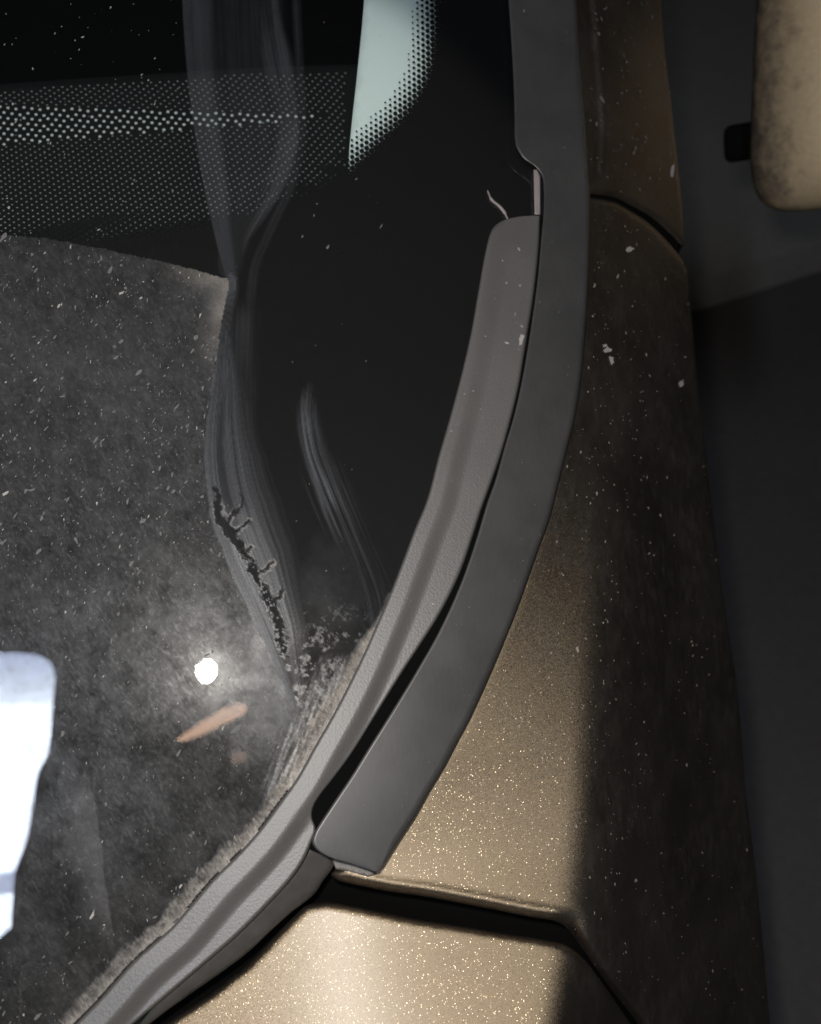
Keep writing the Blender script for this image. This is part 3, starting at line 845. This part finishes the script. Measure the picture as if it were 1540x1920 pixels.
# dirt on the paint and mouldings
def flecks_on(name, n, box, test, depth, parent, size, mat, ang=90, spread=0.4, el=(1, 2.2)):
    x = RNG.uniform(box[0], box[2], n); y = RNG.uniform(box[1], box[3], n)
    k = test(x, y); x, y = x[k], y[k]; m_ = len(x)
    r = np.exp(RNG.normal(0, 0.5, m_)) * size
    return discs(name, x, y, r * RNG.uniform(el[0], el[1], m_), r * 0.8, RNG.normal(math.radians(ang), spread, m_), depth, mat, parent, 7, 0.4, kind='stuff')
fpoly = clean(fen_out)
xr_at = lambda y: np.interp(y, tr_full[:, 1], tr_full[:, 0])
flecks_on('dirt_flecks', 1500, (1000, 380, 1440, 1900), lambda x, y: inside(fpoly, x, y) & (x > xr_at(y) + 10) & (RNG.random(len(x)) < np.where(x < 1220, 0.8, 0.3)), lambda x, y: DB(x, y) - 0.0006, fender, 0.68, M_FLECK2)
flecks_on('dirt_flecks', 160, (1108, 0, 1260, 360), lambda x, y: inside(pil_out, x, y), lambda x, y: DB(x, y) - 0.0022, pillar, 0.8, M_FLECK3, 75)
flecks_on('dirt_flecks', 60, (780, 450, 1000, 1300), lambda x, y: inside(np.vstack([SL, SR[::-1]]), x, y), lambda x, y: DG(x, y) - 0.0060, seal, 0.9, M_FLECK, 60)
flecks_on('dirt_flecks', 700, (590, 0, 1104, 1630), lambda x, y: inside(trim_poly, x + 4, y) & inside(trim_poly, x - 8, y), lambda x, y: DG(x, y) - 0.0135, trim, 0.6, M_FLECK3, 60, 0.9)
for (bx, by, ra, rb, an) in ((1180, 467, 9, 4, -0.15), (978, 637, 3.5, 12, 0.3), (1140, 655, 7, 6, 0.4), (1148, 676, 4, 8, -0.2), (1134, 648, 4, 3, 0), (1278, 720, 4, 8, 0.2), (1262, 318, 4, 11, 0.1)):
    on_seal = bx < 1000
    f = (lambda x, y: DG(x, y) - 0.0060) if on_seal else (lambda x, y: DB(x, y) - 0.0012)
    discs('bird_dropping' if not on_seal else 'pale_scrape', [bx], [by], np.array([ra]), np.array([rb]), np.array([an]), f, M_FLECK, seal if on_seal else fender, 10, 0.45)
# loose fibre on the glass by the seal end
fib = curve([(914, 356), (922, 374), (936, 386), (946, 398), (952, 410)], 24)
wv = np.array([0.3] + [1.3] * 5 + [2.2] * 8 + [2.4] * 6 + [1.4] * 4) * 1.0
V = np.stack([at(fib[:, 0] - wv, fib[:, 1] + wv * .6, DG(*fib.T) - 0.001), at(fib[:, 0], fib[:, 1], DG(*fib.T) - 0.0022), at(fib[:, 0] + wv, fib[:, 1] - wv * .6, DG(*fib.T) - 0.001)], 1)
link('fibre', V.reshape(-1, 3), orient(V.reshape(-1, 3), grid_faces(24, 3)), M_CLIP, glass)

# cabin seen through the glass -----------------------------------------------------
DD = lambda x, y: DG(x, y) + 0.045 + 0.00016 * (480 - np.clip(y, 100, 480))
dash_top = [(-900, 215), (-500, 195), (-170, 172), (0, 158), (140, 148), (300, 138), (450, 128), (600, 122), (720, 120)]
dash_out = np.vstack([curve(dash_top, step=12), [(760, 300), (700, 620), (-900, 620)]])
dash = patch('dashboard', dash_out, DD, M_DASH, car, step=20, skirt=0.06, curl=[(curve(dash_top, step=12), 8, 0.003)])
px_, py_ = [], []
row = 0; y = 158.0
while y < 500:
    pit = 16.5
    x_ = np.arange(-900, 690, pit) + (row % 2) * pit / 2
    xs = x_ + (0.10 + 0.28 * np.clip(x_ / 500, 0, 1)) * (y - 150)
    px_ += list(xs); py_ += list(y - 0.050 * (xs - 100) * np.clip((330 - y) / 170, 0, 1))
    y += 5.5; row += 1
px_ = np.array(px_); py_ = np.array(py_)
top_y = np.interp(px_, *np.array(dash_top).T)
band = (py_ > 196 + 0.03 * px_) & (py_ < 272 - 0.085 * np.maximum(px_, -60))
lit = (py_ > top_y + 12) & (px_ < 648) & (px_ > -880) & ~band
m = lit
discs('dot_texture', px_[m], py_[m], np.full(m.sum(), 1.9), np.full(m.sum(), 1.3), np.zeros(m.sum()), lambda x, y: DD(x, y) - 0.001, M_DOT, dash, 7, kind='stuff')
bx, by = np.meshgrid(np.arange(-870, 600, 15.0), np.arange(180, 330, 9.9)); bx = bx + (np.arange(bx.shape[0]) % 2)[:, None] * 7.5
by = by + 0.03 * bx + (bx % 45) / 45 * 5
bx, by = bx.ravel(), by.ravel()
m = (by > 198 + 0.03 * bx) & (by < 272 - 0.085 * np.maximum(bx, -60)) & (by > np.interp(bx, *np.array(dash_top).T) + 10)
discs('bright_dot_texture', bx[m], by[m], np.full(m.sum(), 3.0), np.full(m.sum(), 2.6), np.zeros(m.sum()), lambda x, y: DD(x, y) - 0.0014, M_DOT2, dash, 8, kind='stuff')
# pale inner pillar cover
pal = patch('inner_pillar_cover', clean(np.vstack([curve([(691, -150), (683, 0), (672, 120), (660, 230), (648, 360)], step=12), [(700, 420), (900, 330), (960, 100), (960, -150)]])),
            lambda x, y: DG(x, y) + 0.014 - 0.00002 * (x - 650), M_PALE, car, step=18, skirt=0.012, label='pale inner cover of the windscreen pillar')
# dark bulkhead closing the cabin
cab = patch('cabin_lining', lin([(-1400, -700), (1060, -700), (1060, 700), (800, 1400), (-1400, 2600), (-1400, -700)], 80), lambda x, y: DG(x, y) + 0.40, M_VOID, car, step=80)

# door mirror ------------------------------------------------------------------------
def mirror_mat():
    t, pa, dirt, n1, sep = m_mirror()
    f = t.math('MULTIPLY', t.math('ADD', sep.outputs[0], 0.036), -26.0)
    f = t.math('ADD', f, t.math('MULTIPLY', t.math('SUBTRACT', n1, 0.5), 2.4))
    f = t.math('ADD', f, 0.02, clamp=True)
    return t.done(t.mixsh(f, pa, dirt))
MD = 0.76
mc = at(np.array(1580.), np.array(120.), np.array(MD))
bm = bmesh.new()
bmesh.ops.create_uvsphere(bm, u_segments=72, v_segments=48, radius=1)
for v in bm.verts:
    c = v.co
    p = 5.0
    L = (abs(c.x) ** p + abs(c.y) ** p + abs(c.z) ** p) ** (1 / p)
    c /= L
    c.x *= 0.072; c.y *= 0.115; c.z *= 0.055
    c.z -= 0.026 * (c.x / 0.072) ** 2
    c.x *= 1 - 0.10 * (c.y / 0.115)
me = bpy.data.meshes.new('door_mirror'); bm.to_mesh(me); bm.free()
me.polygons.foreach_set('use_smooth', np.ones(len(me.polygons), bool))
me.materials.append(mirror_mat())
mir = bpy.data.objects.new('door_mirror', me); COL.objects.link(mir); mir.parent = car
mir.location = mc
mir.rotation_euler = (Matrix(RC.tolist()) @ Matrix.Rotation(math.radians(-24), 3, 'Y') @ Matrix.Rotation(math.radians(22), 3, 'X')).to_euler()
mir['label'] = 'dirty bronze door mirror housing'
def box_part(name, c, size, mat, parent, rot=(0, 0, 0), bev=0.004, inv=None):
    b = bmesh.new(); bmesh.ops.create_cube(b, size=1)
    for v in b.verts: v.co = Vector((v.co.x * size[0], v.co.y * size[1], v.co.z * size[2]))
    bmesh.ops.bevel(b, geom=b.edges[:], offset=bev, segments=3, affect='EDGES', profile=0.6)
    mm = bpy.data.meshes.new(name); b.to_mesh(mm); b.free()
    mm.polygons.foreach_set('use_smooth', np.ones(len(mm.polygons), bool))
    mm.materials.append(mat)
    o = bpy.data.objects.new(name, mm); COL.objects.link(o); o.parent = parent
    o.matrix_parent_inverse = Matrix.Identity(4)
    o.location = c; o.rotation_euler = rot
    return o
box_part('mirror_arm', (-0.078, -0.050, -0.055), (0.046, 0.034, 0.03), M_VOID, mir, (0, 0, 0), 0.009)
# ------------------------------------------------------------------ lamp mirrored in the glass, plus an added finger glow
def reflect(px, py, dist):
    d = DG(np.array(px), np.array(py)); P = ray(px, py) * d[..., None]
    r = ray(px, py); r = r / np.linalg.norm(r, axis=-1)[..., None]
    u = P @ UG - P0 @ UG
    n = NG[None] + KG * np.maximum(u, 0)[..., None] * UG[None]; n /= np.linalg.norm(n, axis=-1)[..., None]
    q = r - 2 * (r * n).sum(-1)[..., None] * n
    return P, q
t = NT('lamp_diffuser')
em = t.new('Emission'); em.inputs[0].default_value = (0.74, 0.84, 1.0, 1); em.inputs[1].default_value = 52
M_LAMP = t.done(em)
t = NT('lamp_diffuser_dim')
em = t.new('Emission'); em.inputs[0].default_value = (0.60, 0.68, 0.95, 1); em.inputs[1].default_value = 22
M_LAMP2 = t.done(em)
def panel(outline, mat, name, parent, dist=2.0, thick=0.03):
    o = np.array(outline, float)
    P, q = reflect(o[:, 0], o[:, 1], dist)
    Pm, qm = reflect(np.array([40.]), np.array([1480.]), dist)
    c = Pm[0] + qm[0] * dist
    tt = ((c - P) @ qm[0]) / (q @ qm[0])
    V = to_world(P + q * tt[:, None])
    nrm = RC @ qm[0]
    n = len(V)
    V2 = np.vstack([V, V + nrm * thick])
    f = [tuple(range(n))] + [(i, (i + 1) % n, (i + 1) % n + n, i + n) for i in range(n)] + [tuple(range(2 * n - 1, n - 1, -1))]
    return link(name, V2, f, mat, parent, smooth=False)
lamp = bpy.data.objects.new('ceiling_lamp', None); COL.objects.link(lamp)
lamp['label'] = 'bluish white lit lamp panel mirrored in the dusty windscreen'
lamp['category'] = 'lamp'
panel([(-20, 1318), (-20, 1645), (28, 1632), (42, 1597), (53, 1560), (62, 1500), (68, 1462), (76, 1438), (90, 1416), (95, 1380), (99, 1318)], M_LAMP, 'diffuser', lamp)
xr_l = lambda y: float(np.interp(y, [1224, 1227, 1233, 1243, 1258, 1275, 1324], [30, 64, 82, 95, 102, 104, 98]))
ys_l = [1224, 1227, 1233, 1243, 1255, 1268, 1281, 1294, 1307, 1318]
for k_, (ya, yb) in enumerate(zip(ys_l[:-1], ys_l[1:])):
    t = NT('lamp_diffuser_end')
    em = t.new('Emission'); f_ = k_ / 8
    em.inputs[0].default_value = (0.58 + 0.16 * f_, 0.68 + 0.16 * f_, 0.98, 1); em.inputs[1].default_value = 22 + 14 * f_ ** 2
    panel([(-20, ya), (-20, yb), (xr_l(yb), yb), (xr_l(ya), ya)], t.done(em), 'diffuser_end', lamp)
panel([(-20, 1646), (-20, 1681), (24, 1675), (27, 1634)], M_LAMP2, 'diffuser_joint', lamp)
panel([(-20, 1682), (-20, 1775), (5, 1752), (21, 1738), (24, 1676)], M_LAMP, 'diffuser', lamp)
t = NT('finger_glow_emission')  # added emission imitating the mirrored image of a torch-lit finger
em = t.new('Emission'); em.inputs[0].default_value = (1.0, 0.62, 0.42, 1); em.inputs[1].default_value = 15
M_WARM = t.done(em)
t = NT('dim_finger_glow_emission')  # weaker copy for the small finger glint
em = t.new('Emission'); em.inputs[0].default_value = (1.0, 0.70, 0.52, 1); em.inputs[1].default_value = 4
M_WARM2 = t.done(em)
warm = panel([(332, 1388), (350, 1374), (385, 1350), (420, 1328), (445, 1319), (462, 1322), (464, 1332), (450, 1344), (415, 1360), (375, 1380), (345, 1390)], M_WARM, 'finger_glow', None, dist=1.6, thick=0.02)  # glowing shape added in place of a finger's reflection
warm['label'] = 'added warm oblong glow standing in for a finger mirrored in the windscreen below the torch spot'
warm['category'] = 'lamp'

spot = panel([(434, 1420), (440, 1412), (452, 1408), (464, 1412), (466, 1420), (458, 1429), (444, 1432), (436, 1428)], M_WARM2, 'finger_glow', None, dist=1.6, thick=0.02)  # second added glow, the finger's smaller glint
spot['label'] = 'tiny added tan glow standing in for a finger mirrored in the windscreen near the silt line'
spot['category'] = 'lamp'
